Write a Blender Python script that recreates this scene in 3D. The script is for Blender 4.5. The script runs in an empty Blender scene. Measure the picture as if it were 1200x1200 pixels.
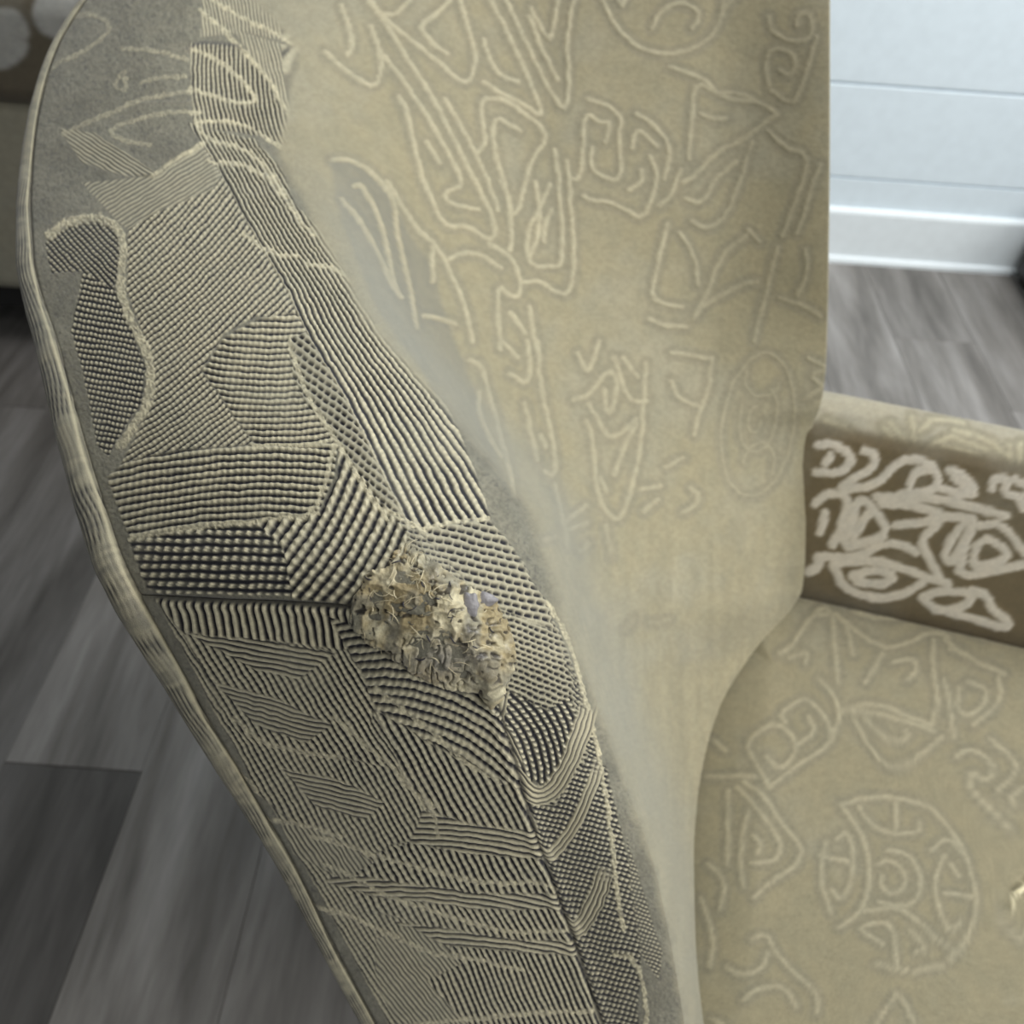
import bpy, bmesh, math, random
import numpy as np
from mathutils import Vector, Matrix
random.seed(4); RNG = np.random.RandomState(7)
C = bpy.context.scene.collection
SC = bpy.context.scene

# ------------------------------------------------------------------ camera, world, lights, exposure
FPX = 1040.0; CAMH = 1.1                       # focal length in pixels of a 1200 frame, eye height
def nz(v): return v / np.linalg.norm(v)
_y = nz(np.array([80.0, -1080.0, FPX])); _z = -nz(np.array([-70.0, 996.0, FPX]))
_y = nz(_y - _z * _y.dot(_z)); _x = np.cross(_y, _z)
RC = np.stack([_x, _y, _z])                    # world = RC @ (right, down, forward)
cam_d = bpy.data.cameras.new('camera'); cam = bpy.data.objects.new('camera', cam_d); C.objects.link(cam)
cam_d.sensor_fit = 'HORIZONTAL'; cam_d.sensor_width = 36; cam_d.lens = 36 * FPX / 1200
cam_d.clip_start = 0.01
m3 = Matrix([[RC[i][0], -RC[i][1], -RC[i][2]] for i in range(3)])
cam.matrix_world = Matrix.Translation((0, 0, CAMH)) @ m3.to_4x4()
cam_d.dof.use_dof = True; cam_d.dof.focus_distance = 0.285
cam_d.dof.aperture_fstop = (cam_d.lens / 1000) / 0.0020
SC.camera = cam

wd = bpy.data.worlds.new('room_ambient'); SC.world = wd; wd.use_nodes = True
wd.node_tree.nodes['Background'].inputs[0].default_value = (0.95, 0.97, 1.0, 1)
wd.node_tree.nodes['Background'].inputs[1].default_value = 0.20
def area(name, loc, target, size, power, col, sy=None):
    l = bpy.data.lights.new(name, 'AREA'); l.energy = power; l.color = col; l.size = size
    if sy: l.shape = 'RECTANGLE'; l.size_y = sy
    o = bpy.data.objects.new(name, l); C.objects.link(o); o.location = loc
    o.rotation_euler = (Vector(target) - Vector(loc)).to_track_quat('-Z', 'Y').to_euler()
    return o
area('ceiling_lamp', (1.3, 0.95, 2.45), (0.9, 1.2, 0.3), 1.5, 42, (1.0, 0.98, 0.95))
area('window_daylight', (2.3, -0.75, 1.6), (0.3, 0.8, 0.6), 1.2, 38, (1.0, 0.985, 0.94), 1.3)
area('added_wall_fill', (1.5, 0.9, 2.45), (1.3, 2.0, 0.5), 0.8, 11, (0.93, 0.97, 1.0))  # unseen fill light, added to brighten the wall and baseboard
area('added_glint_light', (0.85, -0.75, 2.4), (0.0, 0.15, 0.85), 0.45, 10, (1.0, 0.98, 0.94))  # unseen small light behind the camera, added for hard glints on the yarn
SC.view_settings.view_transform = 'Standard'; SC.view_settings.look = 'None'
SC.view_settings.exposure = -0.13; SC.view_settings.gamma = 1.0; SC.view_settings.use_curve_mapping = False

# ------------------------------------------------------------------ helpers
def world(px, py, d):
    px, py, d = np.broadcast_arrays(np.asarray(px, float), np.asarray(py, float), np.asarray(d, float))
    c = np.stack([(px - 600) / FPX * d, (py - 600) / FPX * d, d], -1)
    return c @ RC.T + np.array([0, 0, CAMH])
def chart(P):                                   # inverse of world(): chart coordinates of points
    c = (np.asarray(P) - np.array([0, 0, CAMH])) @ RC
    w = np.maximum(c[..., 2], 1e-4)
    return 600 + FPX * c[..., 0] / w, 600 + FPX * c[..., 1] / w
def on_z(px, py, z):
    r = RC @ np.array([(px - 600) / FPX, (py - 600) / FPX, 1.0]); t = (z - CAMH) / r[2]
    return r * t + np.array([0, 0, CAMH]), t
def sstep(a, b, x):
    t = np.clip((x - a) / (b - a), 0, 1); return t * t * (3 - 2 * t)
def lerp(a, b, t): return a + (b - a) * t
def pchip(xs, ys, x):                           # monotone cubic, last axis of ys may be vector columns
    xs = np.asarray(xs, float); ys = np.asarray(ys, float); x = np.asarray(x, float)
    h = np.diff(xs); dl = np.diff(ys) / h; n = len(xs); m = np.zeros(n)
    for i in range(1, n - 1):
        if dl[i - 1] * dl[i] > 0:
            w1 = 2 * h[i] + h[i - 1]; w2 = h[i] + 2 * h[i - 1]
            m[i] = (w1 + w2) / (w1 / dl[i - 1] + w2 / dl[i])
    m[0], m[-1] = dl[0], dl[-1]
    k = np.clip(np.searchsorted(xs, x) - 1, 0, n - 2); t = (x - xs[k]) / h[k]
    t2, t3 = t * t, t * t * t
    return (2*t3-3*t2+1)*ys[k] + (t3-2*t2+t)*h[k]*m[k] + (-2*t3+3*t2)*ys[k+1] + (t3-t2)*h[k]*m[k+1]
_NG = [RNG.rand(257, 257).astype(np.float32) for _ in range(4)]
def vnoise(x, y, s, k=0):                       # value noise, cell size s, range 0..1
    x = np.asarray(x) / s + 1000; y = np.asarray(y) / s + 1000
    xi = np.floor(x).astype(int); yi = np.floor(y).astype(int); fx = x - xi; fy = y - yi
    fx = fx*fx*(3-2*fx); fy = fy*fy*(3-2*fy); g = _NG[k % 4]
    a = g[xi % 257, yi % 257]; b = g[(xi+1) % 257, yi % 257]; c = g[xi % 257, (yi+1) % 257]; d = g[(xi+1) % 257, (yi+1) % 257]
    return (a*(1-fx)+b*fx)*(1-fy) + (c*(1-fx)+d*fx)*fy
def fbm(x, y, s, k=0, o=4):
    r = 0; a = 1; t = 0
    for i in range(o): r = r + a * vnoise(x + 37*i, y - 91*i, s / 2**i, k+i); t += a; a *= 0.55
    return r / t

def link(o, parent=None):
    C.objects.link(o)
    if parent is not None: o.parent = parent
    return o
def tag(o, label, cat, group=None):
    o['label'] = label; o['category'] = cat
    if group: o['group'] = group
    return o
def empty(name, loc=(0, 0, 0)):
    o = bpy.data.objects.new(name, None); o.empty_display_size = 0.05; o.location = loc; C.objects.link(o); return o
def mesh_obj(name, V, F, mat, parent=None, col=None, smooth=True):
    V = np.asarray(V, np.float32).reshape(-1, 3); F = np.asarray(F, np.int32)
    me = bpy.data.meshes.new(name); n = F.shape[1]
    me.vertices.add(len(V)); me.vertices.foreach_set('co', V.ravel())
    me.loops.add(F.size); me.loops.foreach_set('vertex_index', F.ravel())
    me.polygons.add(len(F)); me.polygons.foreach_set('loop_start', np.arange(0, F.size, n, dtype=np.int32))
    try: me.polygons.foreach_set('loop_total', np.full(len(F), n, np.int32))
    except Exception: pass
    me.update(calc_edges=True)
    if smooth: me.polygons.foreach_set('use_smooth', np.ones(len(F), bool))
    if col is not None:
        a = me.color_attributes.new('fabric', 'FLOAT_COLOR', 'POINT')
        a.data.foreach_set('color', np.asarray(col, np.float32).ravel())
    me.materials.append(mat); me.validate()
    return link(bpy.data.objects.new(name, me), parent)
def grid_faces(nr, nc, wrap=False, flip=False):
    r = np.arange(nr - 1)[:, None]; c = np.arange(nc if wrap else nc - 1)[None, :]; c1 = (c + 1) % nc
    q = np.stack([r*nc + c, (r+1)*nc + c, (r+1)*nc + c1, r*nc + c1], -1).reshape(-1, 4)
    return q[:, ::-1] if flip else q
def normals(P):
    a = np.gradient(P, axis=0); b = np.gradient(P, axis=1); n = np.cross(a, b)
    return n / np.maximum(np.linalg.norm(n, axis=-1, keepdims=True), 1e-12)
def bm_obj(name, bm, mat, parent=None, smooth=False):
    me = bpy.data.meshes.new(name); bm.normal_update(); bm.to_mesh(me); bm.free(); me.materials.append(mat)
    if smooth: me.polygons.foreach_set('use_smooth', [True] * len(me.polygons))
    return link(bpy.data.objects.new(name, me), parent)
def bm_box(bm, lo, hi, bev=0.0, seg=1):
    lo = Vector(lo); hi = Vector(hi)
    g = bmesh.ops.create_cube(bm, size=1.0, matrix=Matrix.Translation((lo+hi)/2) @ Matrix.Diagonal((hi-lo).to_4d()))
    if bev:
        ed = list({e for v in g['verts'] for e in v.link_edges})
        bmesh.ops.bevel(bm, geom=ed, offset=bev, segments=seg, affect='EDGES', profile=0.5)

# ------------------------------------------------------------------ materials
def new_mat(name):
    m = bpy.data.materials.new(name); m.use_nodes = True; nt = m.node_tree
    return m, nt, nt.nodes['Principled BSDF']
def nd(nt, t, **kw):
    n = nt.nodes.new(t)
    for k, v in kw.items():
        if k in n.inputs: n.inputs[k].default_value = v
        else: setattr(n, k, v)
    return n
def noise(nt, scale, vec=None, detail=3, stretch=None):
    n = nd(nt, 'ShaderNodeTexNoise'); n.inputs['Scale'].default_value = scale; n.inputs['Detail'].default_value = detail
    tc = nt.nodes.new('ShaderNodeTexCoord'); src = tc.outputs['Object']
    if stretch:
        mp = nt.nodes.new('ShaderNodeMapping'); mp.inputs['Scale'].default_value = stretch
        nt.links.new(src, mp.inputs[0]); src = mp.outputs[0]
    nt.links.new(src, n.inputs['Vector']); return n
def mixc(nt, fac, a, b, blend='MIX'):
    n = nt.nodes.new('ShaderNodeMix'); n.data_type = 'RGBA'; n.blend_type = blend
    for s, v in ((0, fac), (6, a), (7, b)):
        if hasattr(v, 'is_linked'): nt.links.new(v, n.inputs[s])
        else: n.inputs[s].default_value = v
    return n.outputs[2]
def ramp(nt, src, stops):
    r = nt.nodes.new('ShaderNodeValToRGB'); nt.links.new(src, r.inputs[0]); e = r.color_ramp.elements
    while len(e) < len(stops): e.new(0.5)
    for i, (p, c) in enumerate(stops): e[i].position = p; e[i].color = (*c, 1) if len(c) == 3 else c
    return r.outputs[0]

def fabric_mat(name, fuzz=0.0004, tex=2600.0):
    m, nt, b = new_mat(name)
    at = nd(nt, 'ShaderNodeAttribute', attribute_name='fabric')
    n1 = noise(nt, tex, detail=2); n2 = noise(nt, 60, detail=4)
    c = mixc(nt, 0.35, at.outputs['Color'], ramp(nt, n1.outputs[0], [(0.3, (0.45, 0.45, 0.45)), (0.7, (1, 1, 1))]), 'MULTIPLY')
    c = mixc(nt, 0.5, c, ramp(nt, n2.outputs[0], [(0.3, (0.80, 0.83, 0.84)), (0.7, (1, 0.98, 0.94))]), 'MULTIPLY')
    nt.links.new(c, b.inputs['Base Color'])
    mr = nd(nt, 'ShaderNodeMapRange'); nt.links.new(at.outputs['Alpha'], mr.inputs[0])
    mr.inputs[3].default_value = 0.85; mr.inputs[4].default_value = 0.24; nt.links.new(mr.outputs[0], b.inputs['Roughness'])
    ms = nd(nt, 'ShaderNodeMapRange'); nt.links.new(at.outputs['Alpha'], ms.inputs[0]); ms.inputs[3].default_value = 0.12; ms.inputs[4].default_value = 1.0; nt.links.new(ms.outputs[0], b.inputs['Specular IOR Level'])
    b.inputs['Sheen Weight'].default_value = 0.18; b.inputs['Sheen Roughness'].default_value = 0.5
    bp = nd(nt, 'ShaderNodeBump', Strength=0.5, Distance=fuzz); nt.links.new(n1.outputs[0], bp.inputs['Height'])
    nt.links.new(bp.outputs[0], b.inputs['Normal']); return m
M_FAB = fabric_mat('woven_brocade'); M_FAR = fabric_mat('woven_brocade_soft', 0.0003, 900.0)
def simple(name, col, rough=0.6, bump=None):
    m, nt, b = new_mat(name); n = noise(nt, 40, detail=4)
    a = [x * 0.95 for x in col]; nt.links.new(ramp(nt, n.outputs[0], [(0.3, a), (0.7, col)]), b.inputs['Base Color'])
    b.inputs['Roughness'].default_value = rough
    if bump:
        n2 = noise(nt, bump[0], detail=5); bp = nd(nt, 'ShaderNodeBump', Strength=bump[1], Distance=bump[2])
        nt.links.new(n2.outputs[0], bp.inputs['Height']); nt.links.new(bp.outputs[0], b.inputs['Normal'])
    return m
M_WALL = simple('white_painted_board', (0.80, 0.92, 1.0), 0.55, (90, 0.25, 0.002))
M_BASE = simple('white_baseboard_paint', (0.87, 0.955, 1.0), 0.35)
M_DARKWOOD = simple('dark_stained_wood', (0.012, 0.010, 0.009), 0.4)
M_BLACK = simple('black_lining_cloth', (0.01, 0.01, 0.01), 0.9)
M_FOAM = simple('glossy_grey_filling', (0.27, 0.262, 0.27), 0.25, (700, 0.6, 0.0006))
M_FIBRE = simple('loose_cream_thread', (0.62, 0.55, 0.36), 0.45)
M_THREAD = simple('loose_dark_thread', (0.02, 0.02, 0.035), 0.5)
M_GROUT = simple('plank_joint', (0.09, 0.086, 0.08), 0.8)
def plank_mat():
    m, nt, b = new_mat('grey_wood_plank')
    oi = nt.nodes.new('ShaderNodeObjectInfo')
    tc = nt.nodes.new('ShaderNodeTexCoord'); mp = nt.nodes.new('ShaderNodeMapping'); mp.inputs['Scale'].default_value = (1.0, 0.13, 1.0)
    ad = nt.nodes.new('ShaderNodeVectorMath'); ad.operation = 'ADD'
    cb = nt.nodes.new('ShaderNodeCombineXYZ'); mu = nd(nt, 'ShaderNodeMath', operation='MULTIPLY'); mu.inputs[1].default_value = 37.0
    nt.links.new(oi.outputs['Random'], mu.inputs[0]); nt.links.new(mu.outputs[0], cb.inputs[0]); nt.links.new(mu.outputs[0], cb.inputs[1])
    nt.links.new(tc.outputs['Object'], ad.inputs[0]); nt.links.new(cb.outputs[0], ad.inputs[1]); nt.links.new(ad.outputs[0], mp.inputs[0])
    n1 = nd(nt, 'ShaderNodeTexNoise', Scale=16.0, Detail=6.0, Distortion=0.8); nt.links.new(mp.outputs[0], n1.inputs['Vector'])
    n2 = nd(nt, 'ShaderNodeTexNoise', Scale=110.0, Detail=4.0); nt.links.new(mp.outputs[0], n2.inputs['Vector'])
    c1 = ramp(nt, n1.outputs[0], [(0.28, (0.125, 0.118, 0.110)), (0.48, (0.235, 0.225, 0.215)), (0.70, (0.36, 0.35, 0.345))])
    c2 = ramp(nt, n2.outputs[0], [(0.3, (0.78, 0.78, 0.78)), (0.65, (1, 1, 1))])
    c = mixc(nt, 0.8, c1, c2, 'MULTIPLY'); c = mixc(nt, 1.0, c, oi.outputs['Color'], 'MULTIPLY')
    nt.links.new(c, b.inputs['Base Color']); b.inputs['Roughness'].default_value = 0.5
    bp = nd(nt, 'ShaderNodeBump', Strength=0.2, Distance=0.001); nt.links.new(n2.outputs[0], bp.inputs['Height']); nt.links.new(bp.outputs[0], b.inputs['Normal'])
    return m
M_PLANK = plank_mat()

# ------------------------------------------------------------------ setting: floor of planks, boarded wall, baseboard
X0, X1, Y0, YW = -2.3, 2.5, -0.9, 1.993
bm = bmesh.new(); bm_box(bm, (X0, Y0, -0.06), (X1, YW + 0.1, -0.004))
floor = bm_obj('floor', bm, M_GROUT); floor['kind'] = 'structure'
def plank_mesh(w, L):
    bm = bmesh.new(); bm_box(bm, (-w/2 + 0.0003, -L/2 + 0.0006, -0.008), (w/2 - 0.0003, L/2 - 0.0006, 0.0), 0.0008)
    me = bpy.data.meshes.new('floor_plank'); bm.to_mesh(me); bm.free(); me.materials.append(M_PLANK); return me
PWID, PLEN = 0.181, 1.22
pm = plank_mesh(PWID, PLEN); joint, _ = on_z(90, 899, 0); edge, _ = on_z(166, 904, 0)
c0 = edge[0] - PWID / 2; k = -9; rr = random.Random(3)
for k in range(-9, 17):
    xc = c0 + k * PWID
    off = 0.0 if k == 0 else rr.choice([0.31, 0.52, 0.74, 0.93, 0.2]) * PLEN
    if k in (1, -1, -2): off = {1: -.45, -1: .78, -2: .70}[k]
    for j in range(-3, 4):
        yc = joint[1] - PLEN / 2 + off + j * PLEN
        lo, hi = max(yc - PLEN/2, Y0), min(yc + PLEN/2, YW)
        if hi - lo < 0.05: continue
        full = (hi - lo) > PLEN - 1e-4
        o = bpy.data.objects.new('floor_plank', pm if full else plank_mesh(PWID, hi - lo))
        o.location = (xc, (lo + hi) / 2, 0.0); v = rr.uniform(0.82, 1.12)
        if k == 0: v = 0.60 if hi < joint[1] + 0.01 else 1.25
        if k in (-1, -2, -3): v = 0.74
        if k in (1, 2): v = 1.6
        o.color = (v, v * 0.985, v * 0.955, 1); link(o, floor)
bm = bmesh.new(); bm_box(bm, (X0, YW + 0.012, 0), (X1, YW + 0.1, 2.6))
wall = bm_obj('wall_back', bm, M_GROUT); wall['kind'] = 'structure'
z = 0.0
bm = bmesh.new(); bm_box(bm, (X0, YW, 0.0), (X1, YW + 0.02, 0.2012), 0.0012, 2)
bd0 = bm_obj('wall_board', bm, M_WALL, wall)
bm = bmesh.new(); bm_box(bm, (X0, YW, 0.0), (X1, YW + 0.02, 0.2012), 0.0035, 2)
bmm = bm_obj('wall_board', bm, M_WALL, wall); bmm.location.z = 0.2032 * 1
for i in range(2, 12):
    o = bmm.copy(); C.objects.link(o); o.parent = wall; o.location.z = 0.2032 * i
bm = bmesh.new()                                   # baseboard with a moulded cap and a shoe
prof = [(0, 0), (-0.022, 0), (-0.022, 0.008), (-0.019, 0.014), (-0.013, 0.017), (-0.013, 0.122), (-0.011, 0.128), (-0.004, 0.133), (0, 0.134)]
vs = [[bm.verts.new((x, YW + y, zz)) for (y, zz) in prof] for x in (X0, X1)]
for i in range(len(prof)):
    j = (i + 1) % len(prof); bm.faces.new((vs[0][i], vs[0][j], vs[1][j], vs[1][i]))
bm.faces.new(vs[0][::-1]); bm.faces.new(vs[1])
bb = bm_obj('baseboard_back', bm, M_BASE); bb['kind'] = 'structure'

# ------------------------------------------------------------------ traced weave drawing (chart = the cloth's own flat drawing)
N0, CS = -120, 1440
def new_dist(): return np.full((CS, CS), 99.0, np.float32)
def stroke(D, pts, off=(0, 0), s=1.0, bias=0.0, flat=False):
    pts = [(off[0] + x * s, off[1] + y * s) for x, y in pts]
    if len(pts) > 2:                                # round the corners once
        q = [pts[0]]
        for a, b in zip(pts[:-1], pts[1:]): q += [(a[0]*.75+b[0]*.25, a[1]*.75+b[1]*.25), (a[0]*.25+b[0]*.75, a[1]*.25+b[1]*.75)]
        q.append(pts[-1]); pts = q
    for si, ((x0, y0), (x1, y1)) in enumerate(zip(pts[:-1], pts[1:])):
        m = 26; a0 = int(max(min(y0, y1) - m - N0, 0)); a1 = int(min(max(y0, y1) + m - N0, CS - 1)) + 1
        b0 = int(max(min(x0, x1) - m - N0, 0)); b1 = int(min(max(x0, x1) + m - N0, CS - 1)) + 1
        if a1 <= a0 or b1 <= b0: continue
        Y, X = np.mgrid[a0:a1, b0:b1].astype(np.float32); X += N0; Y += N0
        dx, dy = x1 - x0, y1 - y0; L = dx*dx + dy*dy + 1e-6
        t = ((X - x0)*dx + (Y - y0)*dy) / L
        cut = ((t < 0) & (si == 0)) | ((t > 1) & (si == len(pts)-2)) if flat else None; t = np.clip(t, 0, 1)
        d = np.hypot(X - x0 - t*dx, Y - y0 - t*dy) + bias
        if flat: d = np.where(cut, 99.0, d)
        D[a0:a1, b0:b1] = np.minimum(D[a0:a1, b0:b1], d)
def S(txt): return [[tuple(float(v) for v in p.split(',')) for p in l.split()] for l in txt.strip().splitlines() if l.strip()]
def samp(D, px, py):
    x = np.mod(np.asarray(px, float), 2400); x = np.where(x > 1200, 2400 - x, x); y = np.mod(np.asarray(py, float), 2400); y = np.where(y > 1200, 2400 - y, y)
    x = np.clip(x - N0, 0, CS - 2.01); y = np.clip(y - N0, 0, CS - 2.01)
    xi = x.astype(int); yi = y.astype(int); fx = x - xi; fy = y - yi
    return (D[yi, xi]*(1-fx)+D[yi, xi+1]*fx)*(1-fy) + (D[yi+1, xi]*(1-fx)+D[yi+1, xi+1]*fx)*fy
def arc(cx, cy, rx, ry, a0, a1, rot=0, n=18):
    r = []
    for i in range(n + 1):
        a = math.radians(a0 + (a1 - a0) * i / n); x, y = rx * math.cos(a), ry * math.sin(a); c, s = math.cos(math.radians(rot)), math.sin(math.radians(rot))
        r.append((cx + x*c - y*s, cy + x*s + y*c))
    return r
D_BACK, D_SEAT, D_ARM, D_BOX, D_DARK = (new_dist() for _ in range(5))
for l in S('''
0,20 30,110 40,170 20,190
-60,180 0,235 60,280 120,310 145,240 125,150 105,95
90,0 140,50 195,50 240,0
380,0 340,45 275,85 300,135 370,190
410,-20 440,80 465,160 470,240 440,295 395,275 330,210 250,145 190,100 140,50
200,340 235,400 250,500 290,640 340,760 380,800 440,790 520,850 545,820 520,740 430,560 330,360 240,220 140,60 90,-20
150,200 230,300 320,440 400,580 425,640 415,660 360,680 380,715 480,740
300,500 345,575
365,350 430,460 480,560 520,650 550,740
500,290 560,330 640,370 695,410 700,380 660,290 600,150 510,-30
565,-30 620,90 690,240 760,370 790,380 800,260 790,160 815,0
660,60 700,170 760,280
760,-20 745,100 725,150 665,30
500,140 530,230 560,270 620,290
510,345 490,360 492,420 510,500 480,540
510,345 570,350 640,400 700,440 720,490 670,560 640,660 620,750 595,760
630,460 590,440 545,415 530,460 545,560 580,680 600,800 595,880
730,650 700,730 660,800 645,880 670,935 740,940 775,930 775,800 765,650 750,530
790,570 805,700 815,850 815,970 795,1040 740,1020 690,985 640,995
740,740 715,790 710,850
380,910 430,890 490,890 560,945
520,860 580,890 615,940 630,1000 620,1045 590,1040 555,1000 550,1100 560,1230
595,1100 650,1170
660,1080 690,1240
940,430 900,430 865,400 845,440 850,520 835,630 800,630
880,520 875,590 910,620 965,640 985,600 975,480 985,420 950,380 870,350
940,440 930,500
1020,520 1030,460 1060,465 1105,515
1035,400 1100,440 1150,500 1150,560 1130,630
1055,600 1050,650 1010,670
1080,550 1110,600 1100,680 1060,770 1000,740 940,710 880,710 850,690
1190,600 1150,700 1115,725
1145,790 1130,850 1100,970 1090,1050 1130,1070 1200,1080
905,-20 960,90 1030,160 1100,190 1190,190 1270,160 1330,80 1350,-20
970,-10 985,25 1000,-10
1090,100 1110,50 1170,10 1230,20 1260,60 1230,100
1085,1120 1130,1145 1210,1150
45,655 70,650 100,700 140,790 165,900 190,1020 210,1045
185,720 200,850 240,1000 265,1150
0,700 60,770 120,870 180,1010
320,870 320,990
160,640 260,800 340,870 400,990 440,1090 460,1200
290,1110 340,1120 400,1140
-30,560 30,560 100,600 170,680 185,720
'''): stroke(D_BACK, l, (400, 0), 1/3)
for l in S('''
450,70 490,80 510,150 550,290 590,450 610,560
485,180 480,250 520,340 560,400
590,115 650,150 665,110 655,0
560,0 600,30 620,60
690,0 700,150 740,330 755,450 740,470 715,460
645,220 660,300 690,420
700,330 715,370
830,40 860,110 880,90 905,0
815,205 870,190 900,150 935,100 970,130 960,230 930,260 925,170
1075,210 1030,215 1000,190 980,130 960,60
860,280 880,330 890,430 900,540 930,600 965,635 1000,590 1040,440 1060,280 1070,80
870,220 930,330 965,340 1035,275
910,480 935,530
960,470 1000,350 1035,290
990,60 1040,130
780,640 860,580
800,665 860,640
840,740 870,710
710,700 750,690
1050,520 1120,510
1140,440 1200,410
1060,600 1110,560
1000,1010 1030,980
1080,990 1150,980
750,500 790,680 800,720
930,650 950,760
'''): stroke(D_BACK, l, (400, 400), 1/3)
for l in S('''
0,640 40,620 120,530 200,500 260,450 330,400
20,560 30,400 40,310 70,295 150,350 240,360
60,400 100,420 150,420
120,330 200,330 280,370 330,400
-50,240 60,270 120,330
310,320 380,370 410,330 440,220 470,130
300,300 290,220 310,170 380,180 400,230 370,270 340,250
300,60 310,110 380,150 440,140 460,90 440,40 400,60 400,90
300,460 360,520 440,545 420,640 380,740 350,830
10,700 60,720 120,620 190,570
30,780 90,810 150,760 200,640 240,500
-10,820 40,900 50,1000
40,1120 80,1040 130,900 220,830
60,1080 200,1000 260,990
250,1200 300,1000 330,870
480,580 440,700 400,820
340,1050 440,1080 480,1110
400,1040 440,960 430,880
230,810 270,850
'''): stroke(D_BACK, l, (800, 0), 1/3)
for l in S('''
100,60 90,180 60,240 40,330
-40,140 -20,200 60,230
0,600 40,580 60,540 30,520
-40,40 20,50 90,60
440,60 520,100 440,120 500,160 430,200
'''): stroke(D_BACK, l, (800, 400), 1/3)
for a_ in ((888,498,42,86,0,360,8),(888,490,22,40,-60,200,8),(889,545,18,26,180,380,8),(893,445,20,20,0,200,8),(884,492,8,16,0,270,8)): stroke(D_BACK, arc(*a_), bias=1.4)
for l in S('''
1500,-120 1400,-40 1330,60
680,640 700,760 690,830 660,900
560,640 590,700 600,800
'''): stroke(D_BACK, l, (400, 0), 1/3)
# seat cushion weave
for l in S('''
555,430 620,520 655,620 655,740 610,820 550,860
870,440 960,540 1020,680 1035,800 1000,900 940,980 870,1010 760,1015 680,990
560,430 640,405 750,400 870,440
500,560 480,700 520,810
620,440 650,490 710,530 830,530 830,490
750,420 745,520
640,800 760,790 830,840 900,910 960,950
700,920 620,870 640,850 740,840 750,1000
800,870 860,940 820,950
700,680 695,720 740,750 790,710 770,650 720,620 680,640
720,590 790,600 840,680 830,760 760,790 690,770
540,550 580,520 600,600 590,700 555,770 520,730
480,610 580,630
920,610 880,690 900,800 940,880 975,840
920,740 1010,750
870,590 930,540 980,600
940,640 970,680
210,350 280,390 350,500 420,580 400,650 300,700 250,760
190,370 250,430 320,520 350,590 320,630 240,635
230,450 200,580 210,720
160,380 155,640
250,540 275,570 260,600
90,640 150,700 130,800
300,360 240,260 220,220 260,170 330,140 400,200 390,260 340,310 290,260
360,140 340,110 400,70 430,50 480,100 520,150 520,220 430,270 300,370
440,120 470,170 400,220
480,-10 545,60 550,130 520,200
600,130 640,200 700,290 760,300 820,270 910,190
640,130 740,215 800,190 780,170
560,100 640,70 700,80 870,150
590,100 700,110 880,170
880,140 900,60 880,-20
920,-10 940,100 950,190
970,20 960,90 1000,120 1060,80 1070,20 1000,0
1110,-20 1120,50 1080,100 1020,150
960,260 1000,230 1060,250 1100,310 1060,350 1010,310 1000,350 1060,430 1160,520
1080,200 1170,280 1170,320 1100,390
1200,370 1150,400 1170,430
240,900 290,880 330,950 380,1010 440,1060 480,1110 470,1160
150,1000 200,1030 280,1010 300,950
210,1120 260,1070 360,1070 400,1140
680,1200 720,1140 760,1080 810,1200
1120,800 1130,860 1200,910
100,200 150,240
80,330 250,330
60,760 110,900 90,1000
100,1180 140,1200 210,1260
'''): stroke(D_SEAT, l, (800, 800), 1/3)
for l in S('''
340,1100 400,1050 460,950 520,930 530,1050 545,1200
370,1110 440,1090 430,1130
560,980 690,1080 800,1060 860,1020 930,1030 940,1080
880,1050 880,1200
920,1050 1000,1110 1130,1170
600,950 700,980 800,960
740,1130 800,1110 830,1150 790,1190
700,1100 640,1200
470,960 560,960 600,1100
980,1000 1040,1040 1150,1040
'''): stroke(D_SEAT, l, (800, 400), 1/3)
for l in S('''
100,360 160,350 230,390 240,430 180,480 90,470
150,400 130,430
290,380 340,400 320,460 240,500 200,530
210,540 330,530 440,420 520,420 580,450 600,520 560,550 440,560
480,520 500,470 560,460
640,460 700,480 760,560 680,560 620,540
660,490 720,540
340,570 500,570 640,590 760,620 880,650
360,600 520,610 600,640
820,540 830,490 890,500 870,560 930,570 950,620
910,500 990,540 1050,500
90,600 150,550 230,570 200,680 160,770
130,640 110,720
270,590 230,690 200,780 300,760 390,720 340,640 300,590 270,590
250,740 290,660 310,640
420,690 520,680 640,650 740,660
600,680 520,750 560,830 600,900
700,680 640,760 620,830 660,840 700,760 740,680
740,690 700,800 680,900 820,880 990,840 1100,800
770,690 860,680 953,800 1000,840
760,770 730,870 860,840 890,800 800,740 770,760
120,820 260,820 380,760 470,780 500,800
160,850 200,940 300,990 420,990 530,930
180,850 330,830 460,870 560,910 640,930
240,900 330,870 430,900 360,940 260,920
530,990 600,960 740,970 720,1020 600,1050 540,1000
740,960 800,980 820,1040 900,1090 870,1115 760,1080 640,1050
60,880 110,860 100,820
960,560 1030,600 1080,560
'''): stroke(D_ARM, l, (930, 420), 1/3.53)
D_ARMT = new_dist()
for l in S('''
370,280 440,370 480,400
400,265 490,390
490,240 500,370
560,370 640,320 700,340 800,380
620,360 760,400
660,300 800,330 900,420
560,260 620,250 700,270
890,360 900,460
940,350 930,440
520,300 560,270
130,260 200,280 260,330
'''): stroke(D_ARMT, l, (930, 420), 1/3.53)
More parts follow.
